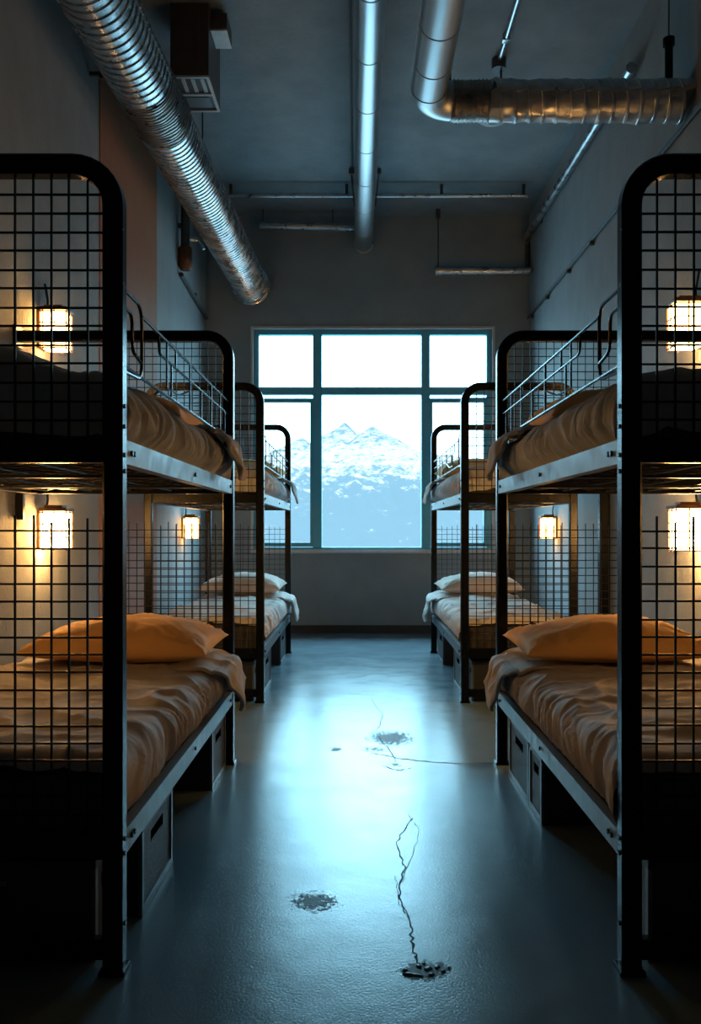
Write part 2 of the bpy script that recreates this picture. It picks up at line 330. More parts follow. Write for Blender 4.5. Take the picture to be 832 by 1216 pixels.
# ------------------------------------------------------------------ bunk beds
G_BUNK = 'black metal bunk beds'
RZL = (.28, .34); RZU = (1.252, 1.312); HT = 2.0
def wire_panel(xa, xb, y, z0, z1, sp, r=.0022, spike=.0, jit=.0, rnd=None):
    bm = B(); xa, xb = min(xa, xb), max(xa, xb)
    rnd = rnd or random
    n = max(2, round((xb - xa) / sp)); m = max(2, round((z1 - z0) / sp))
    for i in range(1, n):
        x = xa + (xb - xa) * i / n + rnd.uniform(-jit, jit)
        box(bm, x - r, x + r, y - r, y + r, z0, z1 + spike * rnd.uniform(.5, 1.2))
    for j in range(0 if spike else 1, m + (1 if spike else 0)):
        z = z0 + (z1 - z0) * j / m + rnd.uniform(-jit, jit)
        box(bm, xa, xb, y + r * .6, y + r * 2.6, z - r, z + r)
    return bm
def bunk(side, xa, width, Y0, Y1, label, head_post, sp_foot, sp_head, wall_x):
    d = side                        # direction from the aisle to the wall: -1 left, +1 right
    xw = xa + d * width             # outer face at the wall side
    root = empty('bunk_bed', (xa, Y0, 0), label, 'bunk bed', G_BUNK)
    pw, pd = .050, .046
    R = .10
    rnd = random.Random(int(Y0 * 100) + d)
    xc = xa + d * pw / 2; xcw = xw - d * pw / 2
    bw = .036
    def loop(y0, y1, full):
        zc = HT - bw / 2
        pts = [(xc, 0)] + [(xc, zc - R)]
        pts += [(xc + d * (R - R * math.cos(a)), zc - R + R * math.sin(a)) for a in [PI / 2 * k / 8 for k in range(1, 9)]]
        if full:
            pts += [(xcw - d * R, zc)] + [(xcw - d * (R - R * math.cos(a)), zc - R + R * math.sin(a)) for a in [PI / 2 * (8 - k) / 8 for k in range(1, 9)]]
            pts += [(xcw, 0)]
        else: pts += [(wall_x - d * .004, zc)]
        bm = B(); sweep_xz(bm, pts, pw, y0, y1); return bm
    yf0, yf1 = Y0, Y0 + pd
    yh0, yh1 = Y1 - pd, Y1
    ff = obj('foot_frame', loop(yf0, yf1, True), M['black'], root, True)
    hf = obj('head_frame', loop(yh0, yh1, head_post), M['black'], root, True)
    if not head_post:
        obj('wall_flange', box(B(), wall_x - d * .012, wall_x - d * .001, yh0 - .025, yh1 + .025, HT - .07, HT + .03, .003), M['bar'], root)
        for z in (RZU[0] - .12, RZL[0] - .04):
            obj('wall_bracket', box(B(), wall_x - d * .035, wall_x - d * .001, yh0 + .01, yh1 - .01, z - .0, z + .13, .003), M['bar'], root)
    # feet
    fl = [(xc, yf0, yf1), (xcw, yf0, yf1), (xc, yh0, yh1)] + ([(xcw, yh0, yh1)] if head_post else [])
    for (x, y0, y1) in fl:
        obj('foot_plate', box(B(), x - .032, x + .032, y0 - .008, y1 + .008, 0.0005, .014, .003), M['black'], root)
    # side rails: C-section, web on the aisle side
    xin = xa + d * .004
    for (z0, z1) in (RZL, RZU):
        for (xo, s) in ((xin, d), (xw - d * .004, -d)):
            bm = B(); y0, y1 = yf1, yh0
            if s == -d and not head_post: pass
            box(bm, xo, xo + s * .005, y0, y1, z0, z1); box(bm, xo + s * .005, xo + s * .034, y0, y1, z0, z0 + .004); box(bm, xo + s * .005, xo + s * .03, y0, y1, z1 - .004, z1)
            r_ = obj('side_rail', bm, M['rail'], root)
            if s == d:
                for yb in (y0 + .05, y0 + .075, (y0 + y1) / 2, y1 - .06):
                    bb = B(); tube(bb, [(xo - d * .0005, yb, (z0 + z1) / 2), (xo - d * .006, yb, (z0 + z1) / 2)], .007, 8)
                    obj('bolt', bb, M['bolt'], r_, True)
    # cross bars between posts, at foot and head, for both decks
    for (y0, y1, full) in ((yf0 + .008, yf1 - .008, True), (yh0 + .008, yh1 - .008, head_post)):
        xe = xw - d * pw if full else wall_x - d * .012
        for (z0, z1) in (RZL, RZU):
            obj('cross_bar', box(B(), xa + d * pw, xe, y0, y1, z0, z1, .003), M['black'], root)
    obj('bottom_bar', box(B(), xa + d * pw, xw - d * pw, yf0 + .008, yf1 - .008, .035, .085, .003), M['black'], root)
    # post bolts on the aisle face of the foot post
    for z in (.12, RZL[0] + .012, RZL[1] - .012, RZU[0] - .02, RZU[0] + .02, RZU[1] + .03, RZU[1] + .08):
        bb = B(); tube(bb, [(xa + d * .001, Y0 + .023, z), (xa - d * .003, Y0 + .023, z)], .006, 8)
        obj('bolt', bb, M['bolt'], ff, True)
    # wire mesh
    xe = xw - d * pw; xh = xe if head_post else xa + d * .56
    obj('wire_mesh', wire_panel(xa + d * pw, xe, Y0 + .03, RZU[1], HT - bw, sp_foot, .0024, jit=.0015, rnd=rnd), M['wire'], root)
    obj('wire_mesh', wire_panel(xa + d * pw, xe, Y0 + .03, RZL[1], 1.085, sp_foot, .0024, .035, .0015, rnd), M['wire'], root)
    obj('wire_mesh', wire_panel(xa + d * pw, xh, Y1 - .02, RZU[1], HT - bw, sp_head, .0018, jit=.001, rnd=rnd), M['wire'], root)
    obj('wire_mesh', wire_panel(xa + d * pw, xh, Y1 - .02, RZL[1], 1.085, sp_head, .0018, .035, .001, rnd), M['wire'], root)
    # spring decks
    for (z0, z1) in (RZL, RZU):
        bm = B(); zz = z0 + .022; L = (yh0 - yf1)
        n = int(L / .055)
        xi0, xi1 = xa + d * .012, xw - d * .012
        for k in range(n):
            y = yf1 + L * (k + .5) / n
            pts = [(xi0 + (xi1 - xi0) * q / 22, y + .012 * math.sin(q * 1.9 + k), zz + .005 * math.sin(q * 2.3 + k * 1.3)) for q in range(23)]
            tube(bm, pts, .0035, 5)
        for q in (.08, .3, .5, .7, .92):
            x = xi0 + (xi1 - xi0) * q; tube(bm, [(x, yf1, zz - .008), (x, yh0, zz - .008)], .004, 5)
        obj('spring_deck', bm, M['bar'], root, True)
    for f in (.35, .7):
        y = Y0 + (Y1 - Y0) * f
        obj('deck_crossbar', box(B(), xin + d * .006, xw - d * .01, y - .012, y + .012, RZU[0] + .001, RZU[0] + .011), M['bar'], root)
    # guard rail of bent wire on the aisle side of the upper bunk
    bm = B(); gx = xa + d * .022; ya, yb = yf1 - .01, yh0 + .012; L = yb - ya; r = .0048
    def P(f, z): return (gx, ya + L * f, z)
    zt, zm, zb = 1.675, 1.615, 1.505
    lp = round_poly([P(0, 1.70), P(.13, 1.70), P(.13, 1.50), P(.02, 1.49)], .05); tube(bm, lp, r, 7)
    tube(bm, round_poly([P(0, 1.655), P(.075, 1.655), P(.075, 1.56), P(.13, 1.545)], .03), r, 7)
    tube(bm, [P(.13, zt), P(1, zt)], r, 7); tube(bm, [P(0, zb), P(1, zb)], r, 7)
    tube(bm, round_poly([P(.24, zt), P(.24, zm), P(1, zm)], .03), r * .85, 7)
    for f, a, c in ((.30, zt, 1.53), (.335, zm, zb), (.37, zt, zm), (.50, zt, zb), (.62, zm, zb), (.74, zt, zb), (.86, zt, zb), (.93, zm, zb)):
        tube(bm, [P(f, a), P(f, c)], r * .75, 6)
    tube(bm, round_poly([P(.30, 1.53), P(.40, 1.535), P(.50, 1.58)], .03), r * .75, 6)
    obj('guard_rail', bm, M['black'], root, True)
    return root
XA_L, XA_R = -.572, .645
BUNKS = [
    dict(side=-1, xa=XA_L, width=.94, Y0=2.05, Y1=3.93, near=True, name='left', who='front left'),
    dict(side=1, xa=XA_R, width=1.0, Y0=2.05, Y1=3.93, near=True, name='right', who='front right'),
    dict(side=-1, xa=XA_L - .012, width=.75, Y0=5.263, Y1=7.43, near=False, name='left', who='far left'),
    dict(side=1, xa=XA_R + .004, width=.73, Y0=5.263, Y1=7.43, near=False, name='right', who='far right')]
LAB = {'front left': 'black metal bunk bed with wire mesh ends nearest on the left, orange pillow below',
       'front right': 'black metal bunk bed with wire mesh ends nearest on the right, orange pillow below',
       'far left': 'black metal bunk bed on the left by the window, pale bedding',
       'far right': 'black metal bunk bed on the right by the window, pale bedding'}
for k in BUNKS:
    bunk(k['side'], k['xa'], k['width'], k['Y0'], k['Y1'], LAB[k['who']], not k['near'], .045 if k['near'] else .05, .036 if k['near'] else .045, XL if k['side'] < 0 else XR)

# ------------------------------------------------------------------ bedding
def mattress(k, zr, lower):
    d, xa, w, y0, y1 = k['side'], k['xa'], k['width'], k['Y0'] + .062, k['Y1'] - .062
    bm = B(); box(bm, xa + d * .042, xa + d * (w - .042), y0, y1, zr - .026, zr + .138, .03)
    lv = 'lower' if lower else 'upper'
    return tag(obj('mattress', bm, M['mattress'], None, True, (xa + d * w / 2, (y0 + y1) / 2, zr - .026)),
               f'dark grey mattress on the {lv} bunk of the {k["who"]} bed', 'mattress', 'bunk mattresses')
def cover(k, zr, lower, seed):
    d, xa, w = k['side'], k['xa'], k['width']
    near = k['near']; m_ = M['sheet'] if (lower and near) else M['farsheet'] if lower else M['duvet']
    y0, y1 = k['Y0'] + .054, k['Y1'] - .054
    zt = zr + (.178 if lower else .168); zb = zr + .004
    r = .055 if lower else .085
    xi, xo = xa + d * .012, xa + d * (w - .012)
    W = abs(xo - xi); H = zt - zb
    # cross-section (u) and lengthwise (v) paths: (horizontal, drop)
    def path(L, h0, h1, r0, r1, n):
        raw = [(0, h0 * f) for f in [1 - i / 10 for i in range(10)] if h0 * f > r0]
        raw += [(r0 - r0 * math.cos(a), r0 - r0 * math.sin(a)) for a in [PI / 2 * i / 8 for i in range(9)]]
        raw += [(L - r1 + r1 * math.sin(a), r1 - r1 * math.cos(a)) for a in [PI / 2 * i / 8 for i in range(9)]]
        if h1 > r1: raw += [(L, r1 + (h1 - r1) * i / 8) for i in range(1, 9)]
        S = [0]
        for p, q in zip(raw, raw[1:]): S.append(S[-1] + math.hypot(q[0] - p[0], q[1] - p[1]))
        out = []; j = 0
        for i in range(n + 1):
            s = S[-1] * i / n
            while j < len(S) - 2 and S[j + 1] < s: j += 1
            f = (s - S[j]) / max(1e-9, S[j + 1] - S[j])
            out.append((raw[j][0] + (raw[j + 1][0] - raw[j][0]) * f, raw[j][1] + (raw[j + 1][1] - raw[j][1]) * f))
        return out
    nu, nv = (110, 230) if near else (70, 120)
    U = path(W, H, H, r, r, nu)
    foot = (.045 if lower else H)
    V = path(y1 - y0, foot, .05, .04 if lower else .075, .04, nv)
    rows = []
    for (hv, dv) in V:
        row = []
        y = y0 + hv
        for (hu, du) in U:
            dz = min(H, du + dv) if du + dv < H else H
            z = zt - dz
            side_a = sm(r * .35, r * 1.3, du) if hu < W / 2 else 0
            top = 1 - sm(0, r, du)
            x = hu
            # crown of the duvet / soft sag
            z += top * ((.012 if lower else .02) * math.sin(PI * hu / W) + .008 * nz(hu * 4, y * 3, seed))
            if not lower and near and d < 0:
                z += (.075 * sm(.08, .42, hu) * (1 - sm(.5, 1.1, hv))) * (1 - du / H) * (1 - sm(H * .6, H, dv))
            # long pleats hanging on the aisle side, wandering and merging
            hgt = du
            ph = y * 17 + 2.4 * nz(y * 3, hgt * 5, seed + 2) + hgt * (5 if lower else 2.5) * (1 if nz(y * 1.5, 0, seed) > 0 else -1)
            pl = (1 - abs(nz(ph, hgt * 3.2, seed + 7))) ** 2.4 - .55
            pl += .55 * ((1 - abs(nz(ph * 2.1, hgt * 5, seed + 17))) ** 2 - .6)
            edge = sm(0, .02, du) if du < .02 else 1
            zone = sm(-.04, r * .9, du - .0) if hu < W / 2 else 0
            spill = math.exp(-max(0, hu - r) / .13) * (1 - zone) if hu < W / 2 else 0      # pleats run up onto the top
            amp = (.026 if lower else .026) * (zone * edge + .55 * spill)
            if hu < W / 2:
                x -= amp * pl * zone * (1 - .6 * sm(H * .75, H, du))
                z += amp * pl * .6 * (1 - zone * .6)
                # belly outwards and tuck in behind the rail
                x -= .012 * math.sin(PI * min(1, du / H)) - .028 * sm(H * .7, H, du)
            # creases on the top
            a = hu * 5 + y * 1.2; c = y * 7 - hu * 1.6
            cr = (1 - abs(nz(a + .6 * nz(y * 5, hu * 5, seed), c, seed + 3))) ** 5
            cr2 = (1 - abs(nz(hu * 3.2 - y * 2.6, y * 2.2 + hu * 2, seed + 5))) ** 9
            cr3 = (1 - abs(nz(hu * 9 + 2 * nz(y * 3, hu * 3, seed), y * 6.5 + hu * 5, seed + 23))) ** 6
            z += top * (.012 * cr + .017 * cr2 + .005 * cr3 - .004) * (1 if lower else .8)
            # foot hem of the sheet is slightly scalloped
            if dv > .0 and lower: z += .006 * nz(hu * 14, 0, seed + 11) * sm(0, .045, dv)
            yy = y
            if not lower and dv > 0: yy -= .010 * nz(hu * 9, z * 12, seed) * sm(0, .1, dv)
            row.append((xi + d * x, yy, max(z, zb - .0) if du < H * .98 else zb))
        rows.append(row)
    bm = B(); grid(bm, rows)
    lv = 'lower' if lower else 'upper'
    if lower: lab = f'wrinkled {"taupe" if near else "pale"} bedsheet spread over the lower bunk of the {k["who"]} bed'
    else: lab = f'pleated grey brown duvet covering the upper bunk of the {k["who"]} bed'
    return tag(obj('bedsheet' if lower else 'duvet', bm, m_, None, 'full', (xa + d * w / 2, (y0 + y1) / 2, zb)), lab, 'bedding', 'bed covers on the bunks'), zt
def blanket(k, zr, zt, lower, seed):
    """the turned-back blanket at the head end whose corner hangs over the side rail"""
    d, xa, w = k['side'], k['xa'], k['width']; near = k['near']
    y1 = k['Y1'] - .075; Lb = .50 if near else .48
    y0 = y1 - Lb
    rows = []; nA, nB = (80, 90) if near else (44, 50)
    rise = .012
    inn = .26 if lower else .13
    for i in range(nA + 1):
        a = i / nA; y = y0 + Lb * a
        # corner points hang lowest a little before the head end
        hang = .05 + (.20 if lower else .155) * sm(0, .62, a) * (1 - .55 * sm(.72, 1., a))
        row = []
        tot = inn + hang; rr = .055
        for j in range(nB + 1):
            s = tot * j / nB
            if s < inn:
                f = s / inn
                hx = inn - s; x = hx
                z = zt + .018 + rise * (1 - sm(0, 1, f)) * sm(-.1, .35, a)
                z -= .05 * sm(.72, 1, f) ** 2 * .4
                wgt = .35 + .65 * f
            else:
                q = s - inn
                ang = min(PI / 2, q / rr)
                x = -rr * math.sin(ang) * .75
                z = zt + .018 - .02 - rr * (1 - math.cos(ang))
                if q > rr * PI / 2:
                    e = q - rr * PI / 2
                    z -= e; x -= .028 * sm(0, .12, e) - .01 * sm(.06, .2, e)
                wgt = 1
            nx_ = nz(y * 11 + s * 3, s * 4, seed) ; rg = (1 - abs(nz(y * 9 - s * 6, s * 2.2, seed + 4))) ** 3
            z += wgt * (.010 * nx_ + .014 * rg - .006) * (1 if s < inn + .03 else .3)
            x -= wgt * (.016 * nx_ + .012 * rg) * (0 if s < inn else sm(0, .06, s - inn))
            yy = y + .012 * nz(s * 8, y * 3, seed + 9) - .05 * sm(inn, tot, s) * (a - .75) * 1.1
            if a < .2: z -= .006 * (1 - a / .2) * (1 if s < inn else 0)
            row.append((xa + d * x, yy, z))
        rows.append(row)
    bm = B(); grid(bm, rows)
    lv = 'lower' if lower else 'upper'
    o = tag(obj('blanket', bm, M['blanket'] if near else M['farsheet'] if lower else M['blanket'], None, 'full', (xa, (y0 + y1) / 2, zt)),
            f'crumpled turned-back blanket corner hanging over the {lv} rail of the {k["who"]} bed', 'blanket', 'turned-back blankets')
    s = o.modifiers.new('thick', 'SOLIDIFY'); s.thickness = .014; s.offset = 0
    return o
def pillow(k, zt, lower, seed, cx, cy, w, dp, h, rot=0., tilt=.0):
    n = 56 if k['near'] else 36
    bm = B(); top = []; bot = []
    ca, sa = math.cos(rot), math.sin(rot)
    for i in range(n + 1):
        u = -1 + 2 * i / n; rt = []; rb = []
        for j in range(n + 1):
            v = -1 + 2 * j / n
            x = u * w / 2 * (1 - .07 * (1 - v * v)); y = v * dp / 2 * (1 - .12 * (1 - u * u) * 1)
            g = max(0, (1 - u ** 2)) ** .48 * max(0, (1 - abs(v) ** 2.2)) ** .55
            g *= 1 - .10 * u * (1 if seed % 2 else -1)
            cu, cv = (1 if u > 0 else -1), (1 if v > 0 else -1)
            ex, ey = (cu - u) * w / 2, (cv - v) * dp / 2
            rr = math.hypot(ex, ey); an = math.atan2(ey, ex)
            wr = ((1 - abs(nz(an * 5.5, rr * 4, seed + cu * 3 + cv))) ** 2 - .55) * math.exp(-rr / .16) * sm(0, .05, rr)
            ew = ((1 - abs(nz(u * 12 + v, v * 2.2, seed + 6))) ** 2.5 - .4) * math.exp(-(1 - abs(v)) / .5) * sm(0, .12, 1 - abs(v))
            sg = .014 * wr * 2.1 + .019 * ew + .010 * nz(u * 2.5, v * 2.5, seed)
            msk = sm(0, .25, g)
            zt_ = g * h * .70 + sg * msk; zb_ = -g * h * .30
            ss = tilt * y
            def tr(z): return (cx + x * ca - y * sa, cy + x * sa + y * ca, zt + h * .30 + .004 + z + max(0, ss))
            rt.append(bm.verts.new(tr(zt_)))
            rb.append(rt[-1] if i in (0, n) or j in (0, n) else bm.verts.new(tr(zb_)))
        top.append(rt); bot.append(rb)
    for i in range(n):
        for j in range(n):
            bm.faces.new((top[i][j], top[i + 1][j], top[i + 1][j + 1], top[i][j + 1]))
            q = [bot[i][j], bot[i][j + 1], bot[i + 1][j + 1], bot[i + 1][j]]
            try: bm.faces.new(q)
            except ValueError: pass
    lv = 'lower' if lower else 'upper'
    near = k['near']
    m_ = M['pillow'] if near or not lower else M['farpillow']
    o = tag(obj('pillow', bm, m_, None, 'full', (cx, cy, zt)),
            f'plump {"orange" if m_ is M["pillow"] else "cream"} pillow at the head of the {lv} bunk of the {k["who"]} bed', 'pillow', 'pillows on the bunks')
    # stitched seam round the edge
    sb = B(); ring = [top[i][0].co.copy() if 0 else None for i in ()]
    return o
sd = 3
for k in BUNKS:
    d, xa, w = k['side'], k['xa'], k['width']
    for lower, zr in ((True, RZL[1]), (False, RZU[1])):
        sd += 1
        mattress(k, zr, lower)
        o, zt = cover(k, zr, lower, sd * 3.7)
        blanket(k, zr, zt, lower, sd * 5.1)
        if k['near']:
            cx = xa + d * (.40 if lower else .49); pw_ = .78 if lower else .74
            cy = 3.55 if lower else 3.60
        else:
            cx = xa + d * (w / 2 + .01); pw_ = .70; cy = 7.12
        pillow(k, zt + (.012 if lower else .0), lower, sd, cx, cy, pw_, .46, .185 if lower else .2, rot=d * .04, tilt=.12)

# ------------------------------------------------------------------ wall lamps
def lamp(side, Y, z, label, s, glow):
    d = side; xw = XL if d < 0 else XR; i = -d       # i: direction into the room
    root = empty('wall_lamp', (xw, Y, z), label, 'lamp', 'caged wall lamps')
    X = lambda a: xw + i * a * s
    obj('back_plate', box(B(), X(.001), X(.016), Y - .05 * s, Y + .05 * s, z - .085 * s, z + .10 * s, .003), M['copper'], root)
    b = B(); box(b, X(.016), X(.15), Y - .062 * s, Y + .062 * s, z + .098 * s, z + .116 * s, .004); box(b, X(.03), X(.12), Y - .035 * s, Y + .035 * s, z + .116 * s, z + .130 * s, .004)
    obj('top_cap', b, M['copper'], root)
    obj('glass_body', box(B(), X(.022), X(.138), Y - .052 * s, Y + .052 * s, z - .09 * s, z + .097 * s, .012), GLOW[glow], root, True)
    b = B(); r = .0035 * s
    for zz in (-.088, -.03, .035, .092):
        pts = [(X(.016), Y - .06 * s, z + zz * s), (X(.145), Y - .06 * s, z + zz * s), (X(.145), Y + .06 * s, z + zz * s), (X(.016), Y + .06 * s, z + zz * s)]
        tube(b, round_poly(pts, .015), r, 6)
    for (a, yy) in ((.035, -.06), (.09, -.06), (.145, -.045), (.145, 0.), (.145, .045), (.09, .06), (.035, .06)):
        tube(b, [(X(a), Y + yy * s, z - .095 * s), (X(a), Y + yy * s, z + .1 * s)], r, 6)
    obj('wire_cage', b, M['copper'], root, True)
    b = B(); tube(b, round_poly([(X(.008), Y + .03, z + .1 * s), (X(.03), Y + .03, z + .15 * s), (X(.012), Y + .03, z + .25 * s)], .03), .006, 8)
    obj('cable_stub', b, M['darkpipe'], root, True)
lamp(-1, 4.2, 2.07, 'glowing caged wall lamp above the upper bunk of the front left bed', 1., 'up')
lamp(-1, 4.2, 1.078, 'glowing caged wall lamp beside the lower bunk of the front left bed', 1., 'low')
lamp(1, 4.37, 2.135, 'glowing caged wall lamp above the upper bunk of the front right bed', 1.2, 'up')
lamp(1, 4.37, 1.08, 'glowing caged wall lamp beside the lower bunk of the front right bed', 1.15, 'low')
lamp(-1, 2.55, 1.078, 'added caged fill lamp low on the left wall at the foot of the front left bed', 1., 'side')  # out-of-view lamp added to light the pillow front and bed top
lamp(1, 2.55, 1.08, 'added caged fill lamp low on the right wall at the foot of the front right bed', 1., 'side')  # its unseen counterpart, added to warm the right bed and pillow
lamp(-1, 7.62, 1.09, 'small glowing caged wall lamp above the far left lower bunk', 1., 'far')
lamp(1, 7.62, 1.09, 'small glowing caged wall lamp above the far right lower bunk', 1., 'far')

# ------------------------------------------------------------------ storage crates
def crate(xf, d, y0, y1, h, depth, label, foot=False, z0=.001):
    """xf: aisle face x, d: direction to the wall"""
    root = empty('storage_crate', (xf, (y0 + y1) / 2, 0), label, 'crate', 'crates under the beds')
    xb = xf + d * depth; t = .008
    b = B()
    box(b, xf + d * .012, xb, y0 + .004, y0 + .004 + t, z0, h - .02); box(b, xf + d * .012, xb, y1 - .004 - t, y1 - .004, z0, h - .02)
    box(b, xb - d * t, xb, y0 + .012, y1 - .012, z0, h - .02); box(b, xf + d * .014, xb - d * t, y0 + .012, y1 - .012, z0, z0 + .008)
    obj('crate_body', b, M['crate'], root)
    b = B(); e = .016
    for (a0, a1, c0, c1) in ((xf, xf + d * e, y0, y1), (xb - d * e + d * .004, xb + d * .004, y0, y1), (xf + d * e, xb - d * e, y0, y0 + e), (xf + d * e, xb - d * e, y1 - e, y1)):
        box(b, a0, a1, c0, c1, h - .022, h, .002)
    obj('crate_rim', b, M['crate'], root)
    # aisle face: raised border with a grained panel and an open hand slot
    b = B(); bd = .022
    box(b, xf, xf + d * .012, y0, y0 + bd, z0, h - .022, .002); box(b, xf, xf + d * .012, y1 - bd, y1, z0, h - .022, .002)
    box(b, xf, xf + d * .012, y0 + bd, y1 - bd, z0, z0 + bd, .002)
    obj('face_border', b, M['rail'], root)
    ym = (y0 + y1) / 2; hw = (y1 - y0) * .2; s0, s1 = h - .092, h - .055
    b = B(); xa_, xb_ = xf + d * .005, xf + d * .010
    box(b, xa_, xb_, y0 + bd, y1 - bd, z0 + bd, s0); box(b, xa_, xb_, y0 + bd, y1 - bd, s1, h - .022)
    box(b, xa_, xb_, y0 + bd, ym - hw, s0, s1); box(b, xa_, xb_, ym + hw, y1 - bd, s0, s1)
    obj('front_panel', b, M['cratepanel'], root)
    if foot:
        xm = xf + d * depth * .55
        obj('grip', box(B(), xm - .05, xm + .05, y0 - .004, y0 + .004, h - .062, h - .05, .002), M['handle'], root)
for d, xa, nm in ((-1, XA_L, 'left'), (1, XA_R, 'right')):
    far = 'far ' + nm; fr = 'front ' + nm
    crate(xa + d * .085, d, 2.115, 2.33, .255, .5, f'dark crate under the foot end of the {fr} bed', True)
    if d < 0:
        crate(xa + d * .03, d, 2.36, 2.75, .258, .42, 'black crate with hand slot under the middle of the front left bed')
        crate(xa + d * .03, d, 3.50, 3.86, .258, .42, 'black crate with hand slot under the head of the front left bed')
    else:
        crate(xa + d * .03, d, 3.33, 3.75, .258, .42, 'black crate with hand slot under the head of the front right bed')
        crate(xa + d * .03, d, 3.09, 3.315, .25, .42, 'narrow black crate beside the larger one under the front right bed')
    crate(xa + d * .08, d, 5.33, 5.52, .25, .42, f'dark crate under the foot end of the {far} bed', True)
    crate(xa + d * .04, d, 5.56, 5.98, .258, .42, f'black crate with hand slot nearest the aisle foot of the {far} bed')
    crate(xa + d * .04, d, 6.75, 7.2, .258, .42, f'black crate with hand slot under the head of the {far} bed')

# ------------------------------------------------------------------ ducts and pipes
def spiral_duct(bm, p0, p1, r, pitch, n=40, rib=.004, wob=0., seed=0, r1=None):
    p0, p1 = Vector(p0), Vector(p1); L = (p1 - p0).length; t = (p1 - p0).normalized()
    ref = Vector((0, 0, 1)); a = t.cross(ref).normalized(); b2 = t.cross(a).normalized()
    rings = []; s = 0
    prof = [(0, 0), (.10, 0), (.14, 1), (.30, 1), (.36, 0), (.98, 0)]
    S = []
    k = 0
    while k * pitch < L:
        for (f, hgt) in prof: S.append(((k + f) * pitch, hgt))
        k += 1
    for (s, hgt) in S:
        if s > L: break
        R = []
        for i in range(n):
            th = 2 * PI * i / n
            ss = min(L, max(0, s + pitch * (th / (2 * PI)) - pitch * .5))
            rad = (r if r1 is None else r + (r1 - r) * ss / L) + rib * hgt
            if wob: rad += wob * nz(math.cos(th) * 1.4 + seed, math.sin(th) * 1.4, ss * 9) + wob * .6 * nz(math.cos(th) * 3, math.sin(th) * 3, ss * 22 + seed)
            R.append(p0 + t * ss + a * (math.cos(th) * rad) + b2 * (math.sin(th) * rad))
        rings.append(R)
    skin_rings(bm, rings); return bm
def ring_band(bm, c, t, r, w, n=40):
    c, t = Vector(c), Vector(t).normalized()
    tube(bm, [c - t * w / 2, c - t * w * .42, c + t * w * .42, c + t * w / 2], r, n, True, [r * .96, r, r, r * .96])
# big spiral duct on the left
D0 = Vector((-1.255, 2.9, 3.60)); D1 = Vector((-1.085, YB - .002, 3.585))
def dp(f): return D0 + (D1 - D0) * f
du_ = (D1 - D0).normalized()
fY = lambda Y: (Y - D0.y) / (D1.y - D0.y)
duct = empty('spiral_duct', (-1.17, 5.5, 3.59), 'large ribbed galvanised spiral duct running along the left side below the ceiling', 'duct')
DR = .168
obj('near_section', spiral_duct(B(), dp(0), dp(fY(4.72)), DR, .058, rib=.006), M['galv'], duct, True)
obj('taped_joint', spiral_duct(B(), dp(fY(4.70)), dp(fY(5.16)), DR + .006, .03, rib=.005, wob=.008, seed=3), M['galvd'], duct, True)
obj('far_section', spiral_duct(B(), dp(fY(5.14)), dp(fY(8.5)), DR, .05, rib=.006), M['galv'], duct, True)
obj('end_collar', spiral_duct(B(), dp(fY(8.46)), dp(1), DR + .010, .11, rib=.012), M['galv'], duct, True)
for Y in (3.6, 6.3):
    c = dp(fY(Y)); b = B(); tube(b, [(c.x, Y, c.z + DR), (c.x, Y, ZC)], .006, 8); obj('hanger_rod', b, M['darkpipe'], duct, True)
# centre pipe
def seg_pipe(name, p0, p1, r, step, label, m=M['smooth'], bow=0.):
    root = empty(name, ((p0[0] + p1[0]) / 2, (p0[1] + p1[1]) / 2, (p0[2] + p1[2]) / 2), label, 'pipe')
    p0, p1 = Vector(p0), Vector(p1); L = (p1 - p0).length; t = (p1 - p0) / L
    pts = []; rad = []; s = 0
    while s < L:
        for (f, rr) in ((-.012, r), (0, r), (.002, r * .955), (.010, r * .955), (.012, r), (.026, r)):
            if 0 <= s + f < L - .001: pts.append(p0 + t * (s + f)); rad.append(rr)
        s += step
    pts.append(p1); rad.append(r)
    b = B(); tube(b, pts, r, 32, True, rad); obj('pipe_run', b, m, root, True)
    return root
cp = seg_pipe('ceiling_pipe', (.078, 1.5, 4.06), (.066, YB - .002, 4.06), .092, .62, 'straight galvanised pipe running along the middle of the ceiling to the back wall')
b = B(); ring_band(b, (.066, YB - .02, 4.06), (0, 1, 0), .102, .035); obj('wall_collar', b, M['pipe'], cp, True)
b = B(); ring_band(b, (.076, 3.2, 4.06), (0, 1, 0), .096, .05); obj('coupling', b, M['pipe'], cp, True)
for Y, xo in ((7.7, .1),):
    for sx in (-1, 1):
        b = B(); tube(b, [(.07 + sx * .094, Y, 4.04), (.07 + sx * .13, Y - .05, ZC - .01)], .006, 8); obj('hanger_strap', b, M['darkpipe'], cp, True)
        b = B(); tube(b, [(.07 + sx * .13, Y - .05, ZC - .045), (.07 + sx * .13, Y - .05, ZC)], .018, 8); obj('hanger_anchor', b, M['darkpipe'], cp, True)
# right pipe: run along the ceiling, elbow, flexible foil duct to the right wall
ez = 3.415; eY = 4.58; ex = .378
rp = empty('elbow_duct', (ex, eY, ez), 'galvanised pipe turning by an elbow into crinkled foil duct to the right wall', 'duct')
b = B(); pts = []; rad = []
s = 1.2
while s < eY - .16:
    for f, rr in ((-.012, .097), (0, .097), (.002, .093), (.01, .093), (.012, .097), (.026, .097)): pts.append((ex, s + f, ez)); rad.append(rr)
    s += .33
pts.append((ex, eY - .16, ez)); rad.append(.097)
tube(b, pts, .097, 32, True, rad); obj('pipe_run', b, M['smooth'], rp, True)
b = B(); pts = [(ex, eY - .17, ez)] + [tuple(p) for p in arc((ex + .15, eY - .15, ez), .15, PI, PI / 2, 12, (1, 0, 0), (0, 1, 0))] + [(ex + .17, eY, ez)]
tube(b, pts, .100, 32); obj('elbow', b, M['smooth'], rp, True)
